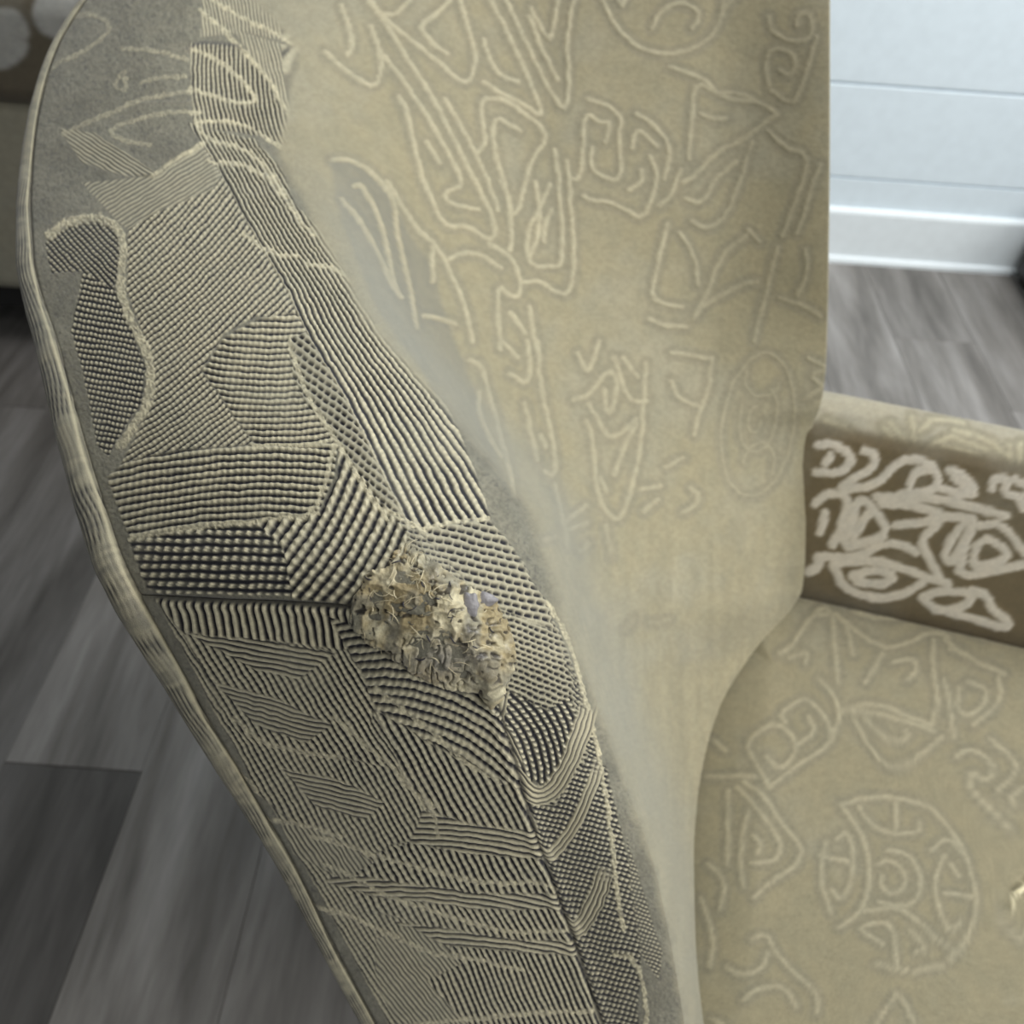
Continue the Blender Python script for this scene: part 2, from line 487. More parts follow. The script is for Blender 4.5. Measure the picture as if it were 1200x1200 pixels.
# boxing: curls and ridges of the weave
RIDGE = new_dist(); THIN = new_dist()
for l in S('''
260,60 330,50 390,80 360,130 280,190 190,230 150,280
440,250 400,280 410,310 450,310 440,270
500,290 560,270 650,265
430,170 540,175 660,205
220,470 350,410 480,350 600,330 670,325
530,510 450,495 385,465 420,430 520,410 620,400 700,400
540,620 600,585 650,550 725,505
'''): stroke(THIN, l, (0, 0), 1/3)
stroke(RIDGE, [(58,275),(82,256),(130,254),(146,282),(139,335),(150,372),(172,412),(177,440),(172,475),(154,500),(140,522)])
for l in S('''
820,130 900,200 1000,230 1200,270
900,480 1080,500 1200,540
1100,790 1200,810
760,300 860,330 900,380
'''): stroke(THIN, l, (0, 800), 1/3)
for l in S('''
-100,540 0,560 150,620 350,670 500,705 720,705 755,735
-60,640 0,660 200,770 400,830 600,880 760,870 800,860
-40,800 0,810 100,850 300,950 450,970 640,1010
200,1210 500,1175 800,1160 880,1150
-20,120 60,200 180,300 260,400 340,440
120,20 300,160 420,270 560,350
250,390 330,470 340,540
'''): stroke(THIN, l, (400, 800), 1/3)
for l in [[(298,524),(345,521),(396,522)], [(152,632),(230,618),(300,612),(372,602)], [(340,400),(352,440),(366,475),(400,528),(430,575),(455,612)], [(392,520),(378,585),(350,612)]]: stroke(THIN, l)
for l in S('''
700,35 800,120 880,200 960,300 1030,430 1055,520 1040,545 960,500 860,440 760,425 690,430
670,170 760,200 830,260 880,320 905,350 860,368 760,340 670,310
700,-40 800,40 960,110 1080,185 1090,150 1040,60 990,-40
740,570 860,580 960,640 1040,760 1100,830
690,440 740,500 860,520 940,600 1000,680
850,820 960,900 1040,900
1080,930 1200,950 1260,1020
'''): stroke(THIN, l, (0, 0), 1/3)
stroke(THIN, [(495,620),(530,612),(572,607)]); stroke(THIN, [(455,600),(480,612),(500,622)])
stroke(THIN, [(640,705),(665,745),(690,830),(700,880),(716,960),(722,1040),(730,1090)])
stroke(THIN, [(720,1120),(745,1125),(760,1180),(755,1210)])
for l in S('''
660,170 700,152 760,152 830,162
'''): stroke(D_DARK, l, (0, 0), 1/3)


# seam between boxing and inside cover, as a function of chart row
SY = [-220,-120,-40,40,90,150,200,262,330,390,460,540,600,650,700,760,800,880,960,1040,1110,1200,1300,1420]
SX = [330,268,236,225,224,232,258,290,330,360,400,440,470,498,528,558,575,600,622,650,675,705,742,790]
def seam_x(y): return pchip(SY, SX, y)
MITRE = ([0, 130, 180, 260, 330, 420, 520, 700], [690, 694, 699, 704, 706, 712, 730, 740])
def mitre_y(x): return np.interp(x, *MITRE)
def poly_sd(poly, X, Y):                         # >0 inside, chart units
    n = len(poly); ins = np.zeros(X.shape, bool); d = np.full(X.shape, 1e9)
    for i in range(n):
        x0, y0 = poly[i]; x1, y1 = poly[(i+1) % n]; dx, dy = x1-x0, y1-y0
        t = np.clip(((X-x0)*dx + (Y-y0)*dy) / (dx*dx+dy*dy+1e-9), 0, 1)
        d = np.minimum(d, np.hypot(X-x0-t*dx, Y-y0-t*dy))
        c = ((y0 > Y) != (y1 > Y)); 
        with np.errstate(all='ignore'): xi = x0 + (Y-y0)*dx/(dy if dy else 1e-9)
        ins ^= c & (X < xi)
    return np.where(ins, d, -d)
# kind, polygon, angle, pitch, bend, dot pitch, depth of the ribs, gloss of the yarn floats
def R(poly, ang, pitch, k=0.0, dot=0, c=1.0, br=0.3, kind='rib', an=None): return dict(poly=[tuple(float(v) for v in p.split(',')) for p in poly.split()], ang=ang, pitch=pitch, k=k, dot=dot, c=c, br=br, kind=kind, an=an)
REG = [
 R('190,715 400,740 560,830 620,935 712,1212 462,1212 400,1095 330,965 262,855', 57, 5.8, dot=6, c=.75),
 R('452,596 466,650 515,710 575,790 590,800 578,850 640,950 690,1110 705,1000 700,900 690,830 655,740 610,655 560,600', 15, 6.5, dot=7, c=.8, kind='lattice'),
 R('68,150 110,155 150,180 185,205 150,207 95,190', 33, 4.3, c=.45),
 R('95,215 180,206 240,165 262,205 250,225 180,250 150,268 130,250', -32, 4.6, c=.42),
 R('150,268 180,250 250,222 262,205 300,262 340,330 372,375 300,372 262,392 235,435 298,522 200,528 140,545 160,505 178,470 180,430 165,385 148,340', -41, 6.3, k=.0006, dot=6, c=.95),
 R('52,285 78,258 128,255 142,290 134,340 110,330 97,318 60,320', 48, 5.6, dot=5, c=.75, br=.9, kind='dots'),
 R('97,318 134,340 152,385 170,430 165,470 145,500 125,535 112,520 103,470 93,420 84,390 92,350', 10, 6.6, dot=5.2, c=1, br=1.0, kind='dots'),
 R('237,435 262,396 300,376 345,366 372,380 352,405 345,440 360,470 395,520 300,523', 2, 7.5, k=.0012, dot=7, c=1, an=(300,440)),
 R('340,400 372,380 395,430 425,480 452,540 478,600 455,600 420,560 398,520 360,475 343,440', 38, 8.5, dot=9, c=.9, kind='lattice'),
 R('125,560 145,542 200,528 300,523 396,520 392,560 372,600 300,608 152,630 140,600', 0, 8.5, k=-.0007, dot=8, c=1, an=(310,560)),
 R('150,632 300,610 330,640 345,660 345,697 250,695 190,697 172,690', 1, 10.2, dot=11.5, c=.95, br=1.0, kind='dots'),
 R('300,612 372,602 396,560 398,522 425,560 460,605 480,625 470,660 440,690 405,708 345,700 330,640', -61, 12.2, k=.0012, dot=10.5, c=1.05, an=(400,620)),
 R('183,703 250,706 330,708 420,714 440,750 400,760 330,752 260,747 215,742', 80, 9.5, c=1.1, dot=0),
 R('215,745 330,752 400,765 430,790 440,830 430,860 470,900 400,900 330,880 290,870 262,830', 58, 7.2, dot=7, c=.95),
 R('222,745 300,748 392,765 350,795 300,785', 10, 6.2, c=.9),
 R('250,800 330,820 390,850 360,870 300,850', 14, 5.5, c=.7),
 R('385,722 430,738 480,790 540,815 577,812 597,850 612,900 622,928 580,912 520,880 440,830 425,790', 17, 10.5, k=-.0022, dot=9, c=1.05, an=(500,830), br=.5),
 R('440,832 520,882 590,915 622,930 637,975 600,975 560,968 500,950 470,905', 61, 8.3, dot=8, c=1, br=1.0),
 R('265,850 300,870 400,888 470,905 500,955 530,985 480,985 420,1000 360,975 300,930', 60, 6.6, dot=7, c=.85),
 R('330,900 400,915 450,940 430,960 370,945', 14, 5.2, c=.8),
 R('495,950 560,968 636,975 646,1005 620,1007 530,997 480,986', 8, 6.6, k=-.0008, c=.95, an=(560,980)),
 R('430,1002 480,988 530,999 646,1008 658,1047 560,1046 480,1036 400,1022', 62, 7.6, dot=8, c=1, br=1.0),
 R('400,1022 480,1036 560,1046 658,1047 664,1064 560,1064 450,1052 380,1032', 8, 6, k=-.0006, c=.9, an=(560,1050)),
 R('390,1038 450,1053 560,1065 664,1064 680,1102 600,1101 520,1087 430,1067', 61, 7, dot=7, c=.95, br=.8),
 R('460,1080 520,1088 600,1101 680,1102 687,1120 600,1114 520,1106', 8, 6, k=-.0006, c=.9, an=(600,1104)),
 R('530,1108 600,1115 687,1120 712,1212 560,1212 500,1150', 66, 6.6, dot=7, c=1, br=.9),
 R('330,962 380,976 440,1010 400,1030 345,1000', 58, 5.2, c=.5),
 R('440,1100 480,1085 520,1108 540,1130 500,1150 560,1212 470,1212 440,1150', 52, 5, c=.5),
 # right of the seam
 R('235,-30 330,-30 362,55 290,38 235,42', 80, 4.2, c=.6),
 R('222,50 275,52 310,90 345,150 350,172 300,160 228,148', 86, 4.6, c=.9, kind='along'),
 R('275,35 345,55 372,90 385,140 350,150 310,90', 76, 4.2, c=.45),
 R('222,146 300,165 330,200 345,240 380,275 410,312 440,350 500,430 533,495 558,555 574,606 495,622 478,618 470,600 440,540 400,460 360,390 330,330 290,262 258,200', 0, 6, c=1.05, kind='along', br=.5),
 R('490,622 573,608 600,640 622,680 640,705 650,740 605,722 560,700 520,650', 14, 8.6, dot=10.5, c=1, kind='lattice', an=(560,650)),
 R('597,722 650,742 672,800 655,835 620,835 585,822 600,780', 22, 6.6, dot=8, c=.95, kind='lattice'),
 R('578,830 600,812 640,832 668,815 684,870 665,900 640,918 612,915 600,880', 62, 8.4, k=-.004, dot=7, c=1, br=1.0, kind='dots', an=(620,860)),
 R('668,780 690,840 705,900 690,890 680,850', 30, 5.5, dot=5, c=.7, kind='dots'),
 R('622,940 650,945 690,885 710,900 735,1000 750,1100 748,1212 712,1212 675,1110 650,1040', 14, 6.0, dot=6.2, c=1, br=1.0, kind='dots'),
 R('735,980 752,1040 775,1120 770,1150 750,1120 740,1050', 20, 4.6, dot=4.6, c=.6, kind='dots'),
]
VB = [  # ribs that turn round the seam, drawn as runs of parallel grooves
 ([(600,905),(618,928),(634,934),(650,925),(668,893),(684,850),(692,820)], 4, 5.4),
 ([(622,990),(638,1003),(652,1000),(672,970),(692,930),(704,890)], 3, 5.0),
 ([(655,1078),(668,1090),(684,1082),(700,1052),(712,1015)], 4, 5.2),
 ([(590,812),(584,850),(600,880),(612,905)], 2, 6),
]
VD = []
for pts, n, sp in VB:
    d = new_dist(); stroke(d, pts, flat=True); VD.append((d, n, sp, pts[-1]))
CREAM = np.array([0.72, 0.66, 0.45]); GREY = np.array([0.245, 0.235, 0.178]); NAVY = np.array([0.006, 0.006, 0.012])
OLIVE = np.array([0.360, 0.325, 0.213]); FAWN = np.array([0.300, 0.276, 0.195]); PALE = np.array([0.56, 0.51, 0.345]); BLUEGREY = np.array([0.34, 0.345, 0.30])
def brocade_front(px, py):
    """colour, gloss and relief (chart units) of the ribbed cloth"""
    wx = px + 5*(fbm(px, py, 70, 0) - .5) + 1.6*(vnoise(px, py, 9, 1) - .5); wy = py + 5*(fbm(px, py, 70, 2) - .5) + 1.6*(vnoise(px, py, 9, 3) - .5)
    h = 0.5*(vnoise(px, py, 2.4, 1) + vnoise(px, py, 5, 2) - 1)
    n = fbm(px, py, 30, 1)
    col = GREY[None, None]*(0.66 + 0.5*n[..., None]); col = col*(0.8 + 0.4*vnoise(px, py, 2.5, 3))[..., None]
    gloss = np.full(px.shape, 0.1)
    speck = sstep(.70, .95, vnoise(px, py, 3.2, 2))*0.6; col = lerp(col, NAVY*3, speck[..., None]*.5)
    sd_all = np.full(px.shape, -99.0)
    for r in REG:
        P = r['poly']; xs = [p[0] for p in P]; ys = [p[1] for p in P]
        m = (wx > min(xs)-3) & (wx < max(xs)+3) & (wy > min(ys)-3) & (wy < max(ys)+3)
        if not m.any(): continue
        X, Y = wx[m], wy[m]; w = sstep(-1.6, 1.6, poly_sd(P, X, Y)); keep = w > 0.003
        if not keep.any(): continue
        X, Y, w = X[keep], Y[keep], w[keep]
        ax, ay = r['an'] or (sum(xs)/len(xs), sum(ys)/len(ys)); t = math.radians(r['ang'])
        a = (X-ax)*math.cos(t) + (Y-ay)*math.sin(t); b = -(X-ax)*math.sin(t) + (Y-ay)*math.cos(t)
        p = r['pitch']
        if r['kind'] == 'along':
            hp = np.interp(Y, [50, 200, 300, 400, 550, 620], [5.2, 5.6, 6.2, 7.6, 11.2, 12.0]); ph = (X - seam_x(Y)) / hp; a = Y*1.15
            dotp = 7.0
        else:
            ph = (b + r['k']*a*a) / p; dotp = r['dot']
        row = np.floor(ph); q = ph - row
        groove = np.exp(-(np.abs(q-.5)/.235)**2.8); hh = 1 - groove
        if r['kind'] == 'dots':
            s = a/dotp + .12*row; g2 = np.cos(2*np.pi*s)*.5+.5
            g2 = g2**1.3; hh = hh*(0.15 + .85*g2); bright = g2*(1-groove)*1.15
        elif r['kind'] == 'lattice':
            s = a/dotp + .5*(row % 2); cell = np.abs(((s) % 1)-.5)*2
            groove = np.clip(np.exp(-((q-.5)/.24)**2)*(1.1-np.exp(-(cell/.30)**2)), 0, 1); hh = 1-groove; bright = hh*.5
        else:
            g2 = 1.0
            if dotp: g2 = .84 + .16*np.cos(2*np.pi*(a/dotp + .10*row))
            hh = hh*g2; bright = hh
            if r['kind'] == 'rib' and dotp:   # grooves broken by the tie-down threads
                groove = groove*np.clip(.95 + .35*np.cos(2*np.pi*(a/dotp + .10*row + .5)), .5, 1)
        c = r['c']; amp = p if r['kind'] != 'along' else 7.5
        var = 0.78 + 0.44*vnoise(X, Y, 16, 2)
        kc = np.clip(c*var*(.62 + .72*fbm(X, Y, 110, 3, 2)), 0, 1.1)
        base = lerp(GREY*1.02, CREAM, np.clip(bright*.8+.1, 0, 1)[:, None])*(.82+.3*vnoise(X, Y, 3, 0))[:, None]
        base = lerp(base, GREY*.45, (np.clip(1-bright*1.5, 0, 1)*.8)[:, None]) if r['kind'] == 'dots' else base
        base = lerp(base, GREY*.95, (1-min(c, 1))*.6)
        cc = lerp(base, NAVY, np.clip(groove*1.25*kc, 0, 1)[:, None])
        hv = (hh-.5)*amp*.42*kc
        idx = np.flatnonzero(m.ravel())[keep]
        cf = col.reshape(-1, 3); cf[idx] = lerp(cf[idx], cc, w[:, None])
        hf = h.reshape(-1); hf[idx] = lerp(hf[idx], hv, w)
        gf = gloss.reshape(-1); gf[idx] = lerp(gf[idx], np.clip(.25+.7*r['br']*bright*c, 0, 1), w)
    for D, wd_, amp in ((RIDGE, 6.5, 1.2), (THIN, 3.2, .7)):
        d = samp(D, wx, wy); w = 1 - sstep(wd_*.6, wd_, d + 1.5*(vnoise(px, py, 4, 1)-.5)*2)
        st = vnoise(px*1.3, py*1.3, 2.8, 0)
        w = w*(0.55+.45*st) * (.9 - .45*sstep(240, 200, py)*sstep(240, 200, px))
        cc = CREAM*(.62+.55*st)[..., None]; cc = lerp(cc, NAVY*4, (sstep(.75, .95, vnoise(px, py, 3.1, 3))*.6)[..., None])
        col = lerp(col, cc, w[..., None]); h = lerp(h, amp*(st*.9+.4), w)
    for D, n_, sp, pe in VD:
        d = samp(D, wx, wy); lim = n_*sp*.5; w = (1 - sstep(lim-1, lim+1, d))*sstep(-1, 2, px-seam_x(py))*sstep(3, 22, np.hypot(px-pe[0], py-pe[1]) + 9*(vnoise(px, py, 6, 0)-.5))
        g = np.exp(-((((d/sp) % 1)-.5)/.2)**2); cc = lerp(CREAM*.8, NAVY, g[..., None]); col = lerp(col, cc, w[..., None]); h = lerp(h, (1-g)*2.0-1, w); gloss = lerp(gloss, .5, w)
    d = samp(D_DARK, px, py); w = 1 - sstep(1.5, 3, d); col = lerp(col, NAVY*4, w[..., None]*.45)
    d = np.abs(px - seam_x(py))*.9; lowk = .25 + .75*sstep(760, 860, py + 0*px); w = np.exp(-((d+2.0*(vnoise(px, py, 14, 2)-.5))/2.1)**2)*sstep(120, 200, py + 0*px)*lowk; h = h - 3.0*w; col = lerp(col, NAVY, (w*.75)[..., None])
    sh = np.exp(-((d-7)/4.5)**2); h = h + 1.6*sh*lowk
    return col, gloss, h
def brocade_soft(px, py, D, ground=OLIVE, cream=PALE, fill=FAWN, w0=1.2, w1=4.0, halo=12, al=.6, fade=None):
    wx = px + 2.0*(fbm(px, py, 14, 0)-.5)*2; wy = py + 2.0*(fbm(px, py, 14, 2)-.5)*2
    d = samp(D, wx, wy); s = (1 - sstep(w0, w1, d)); s = s*(.6+.4*vnoise(px, py, 7, 1)) if al < 1 else s; hl = 1 - sstep(halo*.6, halo, d)
    n = fbm(px, py, 90, 1)
    col = lerp(ground, BLUEGREY*1.1, (sstep(.45, .8, n)*.25)[..., None]); col = lerp(col, fill, (hl*.75)[..., None])
    if fade is not None: s = s*fade
    col = lerp(col, cream, (s*al)[..., None]); col = col*(.9+.2*vnoise(px, py, 3, 2))[..., None]
    return col, 0.1 + .2*s, s*1.1 + .25*vnoise(px, py, 3, 3)


# ------------------------------------------------------------------ the armchair
F_ = np.array([.978, -.208, 0.]); L_ = np.array([.208, .978, 0.]); UP = np.array([0, 0, 1.])
def fl(f, l, z): return F_*f + L_*l + UP*z
chair = empty('armchair', tuple(fl(.30, .33, 0)))
tag(chair, 'worn beige brocade armchair nearest the camera with a frayed back corner', 'armchair', )
def mat_parent(o, p=chair):
    o.matrix_parent_inverse = Matrix.Translation(p.location).inverted() if p.type == 'EMPTY' else p.matrix_parent_inverse
    return o
def part(name, V, Fc, mat, col=None, parent=chair, smooth=True, kind=None):
    base = Vector(chair.location)
    V = np.asarray(V, float).reshape(-1, 3) - np.array(base)
    o = mesh_obj(name, V, Fc, mat, parent, col, smooth)
    if kind: o['kind'] = kind
    return o
# outlines of the outer welt and the sheet of cloth, by chart row
LY = [-220,-150,-60,0,20,50,100,150,200,250,300,350,400,450,500,550,600,650,700,750,800,850,900,950,1000,1050,1100,1150,1200,1300,1420]
LX = [300,230,140,94,80,62,43,31,24,20,20,28,42,53,65,78,92,108,131,161,193,223,255,287,318,345,370,397,424,478,548]
LR = [3,3,3,3,3,3.4,4.5,5.5,6.5,8,9.5,11,12.5,14,15,16,17,18,19,17,15,13,12,10.5,10,9,8.5,8,8,7,7]
PD = [.62,.60,.565,.54,.53,.512,.485,.462,.44,.415,.39,.37,.352,.336,.322,.31,.30,.291,.287,.292,.30,.309,.320,.332,.345,.357,.370,.383,.397,.425,.46]
def wl_x(y): return pchip(LY, LX, y)
def wl_r(y): return pchip(LY, LR, y)
def wl_d(y): return pchip(LY, PD, y)
KY = [-220,-40,50,150,262,390,500,600,700,760,800,900,1000,1100,1200,1300,1420]
KSD= [.62,.545,.50,.45,.39,.335,.295,.268,.252,.254,.262,.285,.315,.35,.385,.42,.46]
KT = [(430,.63),(330,.575),(330,.53),(345,.49),(400,.43),(470,.375),(533,.335),(603,.302),(645,.288),(672,.292),(690,.30),(725,.32),(762,.345),(785,.37),(802,.40),(818,.43),(850,.47)]
KQ = [(540,.65),(460,.62),(450,.595),(465,.57),(492,.56),(535,.53),(580,.50),(640,.47),(685,.46),(702,.46),(715,.46),(748,.46),(777,.47),(796,.475),(810,.48),(826,.49),(862,.52)]
KM = [(680,.67),(650,.66),(650,.655),(650,.645),(660,.645),(680,.635),(710,.63),(760,.63),(775,.62),(775,.615),(775,.61),(785,.59),(794,.57),(805,.55),(815,.53),(832,.53),(870,.55)]
KN = [(830,.65),(830,.65),(830,.652),(832,.658),(838,.668),(846,.685),(852,.695),(862,.705),(870,.72),(840,.72),(815,.70),(803,.665),(806,.64),(810,.60),(820,.56),(838,.55),(878,.56)]
EY = [-220,0,150,300,400,450,480,500,560,620,660,690,710,760,830,900,950,1000,1100,1200,1300,1420]
EX = [976,972.5,972.5,971,969,966,960,952,946,944,943,940,930,886,843,823,816,813,815,824.5,842,885]
ED = [.625,.625,.635,.655,.685,.70,.712,.725,.755,.785,.80,.822,.82,.783,.748,.712,.687,.660,.617,.583,.556,.53]
def knots(y):
    xs = [float(seam_x(y))]; ds = [float(pchip(KY, KSD, y))]
    for K in (KT, KQ, KM, KN): xs.append(float(pchip(KY, [a for a, b in K], y))); ds.append(float(pchip(KY, [b for a, b in K], y)))
    xs.append(float(pchip(EY, EX, y))); ds.append(float(pchip(EY, ED, y)))
    return xs, ds
def box_depth(px, py):
    x0 = wl_x(py) + 1.6*wl_r(py); x1 = seam_x(py); u = np.clip((px-x0)/np.maximum(x1-x0, 1), 0, 1)
    d = lerp(wl_d(py), pchip(KY, KSD, py), u)
    return d - .010*np.sin(np.pi*u)**.8*np.where(np.abs(py-706) > 0, 1, 1) - .006*np.exp(-((px-500)/90.)**2-((py-715)/90.)**2)
def sheet_depth(px, py):                        # any point near the worn corner
    px, py = np.broadcast_arrays(px, py); out = box_depth(px, py)
    for i in range(px.shape[0]):
        y = float(py[i].mean()); xs, ds = knots(y); m = px[i] > xs[0]
        if m.any():
            out[i][m] = pchip(xs, ds, px[i][m]) - .006*np.exp(-((px[i][m]-500)/90.)**2-((y-715)/90.)**2)
    return out
def relief(PX, PY, D, h): 
    P = world(PX, PY, D); n = normals(P); v = np.array([0, 0, CAMH]) - P
    s = np.sign((n*v).sum(-1)); s[s == 0] = 1; n = n*s[..., None]
    return P + n*(h*D/FPX)[..., None]
def rgba(c, g): return np.concatenate([np.clip(c, 0, 1), g[..., None]], -1)
dense = np.concatenate([np.arange(-216, -10, 6), np.arange(-10, 1212, 1.1), np.arange(1214, 1330, 6)])
# boxing panels (top edge and front edge of the back)
def boxing(name, rows, label, front):
    u = np.linspace(0, 1, 400)[None, :]; PY = np.repeat(rows[:, None], 400, 1)
    x0 = (wl_x(rows)+1.5*wl_r(rows))[:, None]; x1 = (seam_x(rows)+.6)[:, None]
    PX = x0 + (x1-x0)*u
    PY = PY + (mitre_y(PX)-706)*np.exp(-np.abs(PY-706)/90.)
    PX = wl_x(PY)+1.5*wl_r(PY) + (seam_x(PY)+.8-wl_x(PY)-1.5*wl_r(PY))*u
    D = box_depth(PX, PY); c, g, h = brocade_front(PX, PY)
    me_ = np.exp(-((PY-mitre_y(PX))/3.2)**2)*sstep(150, 190, PX); h = h - 5*me_; c = lerp(c, NAVY, (me_*.6)[..., None])
    sh = np.exp(-((np.abs(PY-mitre_y(PX))-8)/5.)**2)*sstep(150, 190, PX); h = h + 1.6*sh
    fold = poly_sd([(60,200),(180,207),(200,190),(243,167),(250,120),(60,120)], PX, PY); h = h + 2.4*sstep(-1.5, 1.5, fold)*np.exp(-np.maximum(fold, 0)/22.)*sstep(150, 180, PX)
    e = sstep(0, .03, u[0])[None, :]; h = h*e - 4*(1-e)
    P = relief(PX, PY, D, h); o = part(name, P, grid_faces(*PX.shape), M_FAB, rgba(c, g).reshape(-1, 4))
    o['label'] = label
boxing('edge_panel', dense[dense <= 706.0], 'ribbed cloth along the top edge of the back', False)
boxing('edge_panel', np.concatenate([[706.], dense[dense > 706.0]]), 'ribbed cloth running down the side edge of the back', True)
# inside cover
uS = np.concatenate([np.linspace(0, 1, 130), 1+np.linspace(0, 1, 34)[1:], 2+np.linspace(0, 1, 75)[1:], 3+np.linspace(0, 1, 80)[1:], 4+np.linspace(0, 1, 60)[1:]])
kk = np.arange(6); PX = np.zeros((len(dense), len(uS))); DD = np.zeros_like(PX)
for i, y in enumerate(dense):
    xs, ds = knots(float(y)); PX[i] = np.interp(uS, kk, xs); DD[i] = pchip(xs, ds, PX[i]) - .006*np.exp(-((PX[i]-500)/90.)**2-((y-715)/90.)**2)
PY = np.repeat(dense[:, None], len(uS), 1)
c1, g1, h1 = brocade_front(PX[:, :175], PY[:, :175])
Tx = np.interp(PY, KY, [a for a, b in KT])
fd = (.25 + .75*sstep(680, 560, PY))*(1+.35*sstep(520, 300, PY)*sstep(850, 600, PX))*(1-.35*sstep(780, 880, PX))
c2, g2, h2 = brocade_soft(PX, PY, D_BACK, fade=fd)
edge_t = np.interp(PY, [0, 60, 180, 262, 390, 500, 600, 700, 800, 900, 1000, 1100, 1200], [300, 352, 330, 370, 440, 545, 625, 652, 690, 728, 764, 788, 805])
w = sstep(-14, 6, PX - edge_t - 14*(fbm(PX, PY, 20, 3)-.5))
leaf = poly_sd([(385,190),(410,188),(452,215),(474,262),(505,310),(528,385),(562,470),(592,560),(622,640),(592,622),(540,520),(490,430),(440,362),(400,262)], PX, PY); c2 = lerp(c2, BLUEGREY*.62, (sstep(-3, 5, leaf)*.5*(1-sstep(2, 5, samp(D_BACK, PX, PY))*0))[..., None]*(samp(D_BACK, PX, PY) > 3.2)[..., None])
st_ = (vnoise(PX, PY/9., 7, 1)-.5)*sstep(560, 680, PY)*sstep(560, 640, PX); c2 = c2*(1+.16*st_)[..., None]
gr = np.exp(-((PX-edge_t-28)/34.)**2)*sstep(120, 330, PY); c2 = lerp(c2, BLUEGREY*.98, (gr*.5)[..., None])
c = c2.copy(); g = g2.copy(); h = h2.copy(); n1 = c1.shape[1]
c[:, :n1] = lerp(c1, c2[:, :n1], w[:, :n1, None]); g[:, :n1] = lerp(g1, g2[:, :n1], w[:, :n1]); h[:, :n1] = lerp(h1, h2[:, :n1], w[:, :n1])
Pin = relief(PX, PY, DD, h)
# the far edge turns round to the outside (a wing edge above the arm, a tuck below it)
ex = []; E0 = Pin[:, -1]
lowm = sstep(660, 700, dense)[:, None]
for a, (o1, o2, dn) in enumerate([(.004, .012, .006), (.004, .030, .016), (-.012, .055, .030)]):
    up_ = E0 + L_*o2 - F_*(.0 if a < 2 else .02) - F_*(.01*a)
    lo_ = E0 - F_*(.004+.012*a) - UP*dn
    ex.append(lerp(up_, lo_, lowm))
Pall = np.concatenate([Pin] + [e[:, None] for e in ex], 1); ca = rgba(c, g); ca = np.concatenate([ca, np.repeat(ca[:, -1:], 3, 1)], 1)
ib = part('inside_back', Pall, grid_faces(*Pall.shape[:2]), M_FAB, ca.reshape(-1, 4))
ib['label'] = 'inside of the back in olive beige brocade with cream line motifs'
# welt: a tube along the outer edge
ry = np.concatenate([np.arange(-216, 0, 8), np.arange(0, 1212, 1.3), np.arange(1214, 1330, 8)])
cen = world(wl_x(ry)+wl_r(ry), ry, wl_d(ry)+.0015); rad = wl_r(ry)*wl_d(ry)/FPX
tg = normals(np.stack([cen, cen], 1))[:, 0]; tg = np.gradient(cen, axis=0); tg /= np.linalg.norm(tg, axis=1, keepdims=True)
vw = np.array([0, 0, CAMH]) - cen; vw /= np.linalg.norm(vw, axis=1, keepdims=True)
sd = np.cross(tg, vw); sd /= np.linalg.norm(sd, axis=1, keepdims=True); nn = np.cross(sd, tg)
NA = 56; an = np.linspace(0, 2*np.pi, NA, endpoint=False)
A2 = np.repeat(an[None, :], len(ry), 0); Y2 = np.repeat(ry[:, None], NA, 1)
blk = np.floor((Y2 + 22*vnoise(Y2, A2*0, 60, 1))/46.0); off = (np.sin(blk*12.9898)*43758.5) % 1
q = (A2/(2*np.pi)*17 + .45*np.sin(Y2/37.) + .3*np.sin(Y2/13.+1)) % 1
gr_ = np.exp(-((q-.5)/.2)**2)*(.35+.65*sstep(.30, .5, vnoise(Y2, A2*9, 30, 1)))*(sstep(60, 260, Y2))
plainm = ((vnoise(Y2, A2*6, 26, 2) > .78)).astype(float)*.75
gr_ = gr_*(1-plainm); seam_ = sstep(.82, .97, np.abs(((Y2+22*vnoise(Y2, A2*0, 60, 1))/46.0) % 1 - .5)*2)*(off > .4)
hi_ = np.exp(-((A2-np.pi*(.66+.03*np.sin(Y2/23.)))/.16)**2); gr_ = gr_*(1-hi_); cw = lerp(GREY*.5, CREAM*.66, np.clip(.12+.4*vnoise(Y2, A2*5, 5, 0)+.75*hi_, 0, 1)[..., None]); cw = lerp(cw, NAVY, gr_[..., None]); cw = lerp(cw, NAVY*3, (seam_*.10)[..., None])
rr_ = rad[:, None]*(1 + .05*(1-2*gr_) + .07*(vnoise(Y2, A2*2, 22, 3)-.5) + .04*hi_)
Pw = cen[:, None] + rr_[..., None]*(np.cos(A2)[..., None]*sd[:, None] + np.sin(A2)[..., None]*nn[:, None])
wf = grid_faces(len(ry), NA, wrap=True)
part('welt', Pw, wf, M_FAB, rgba(cw, .2+.3*(1-gr_)).reshape(-1, 4))['label'] = 'corded welt along the outer edge of the back'
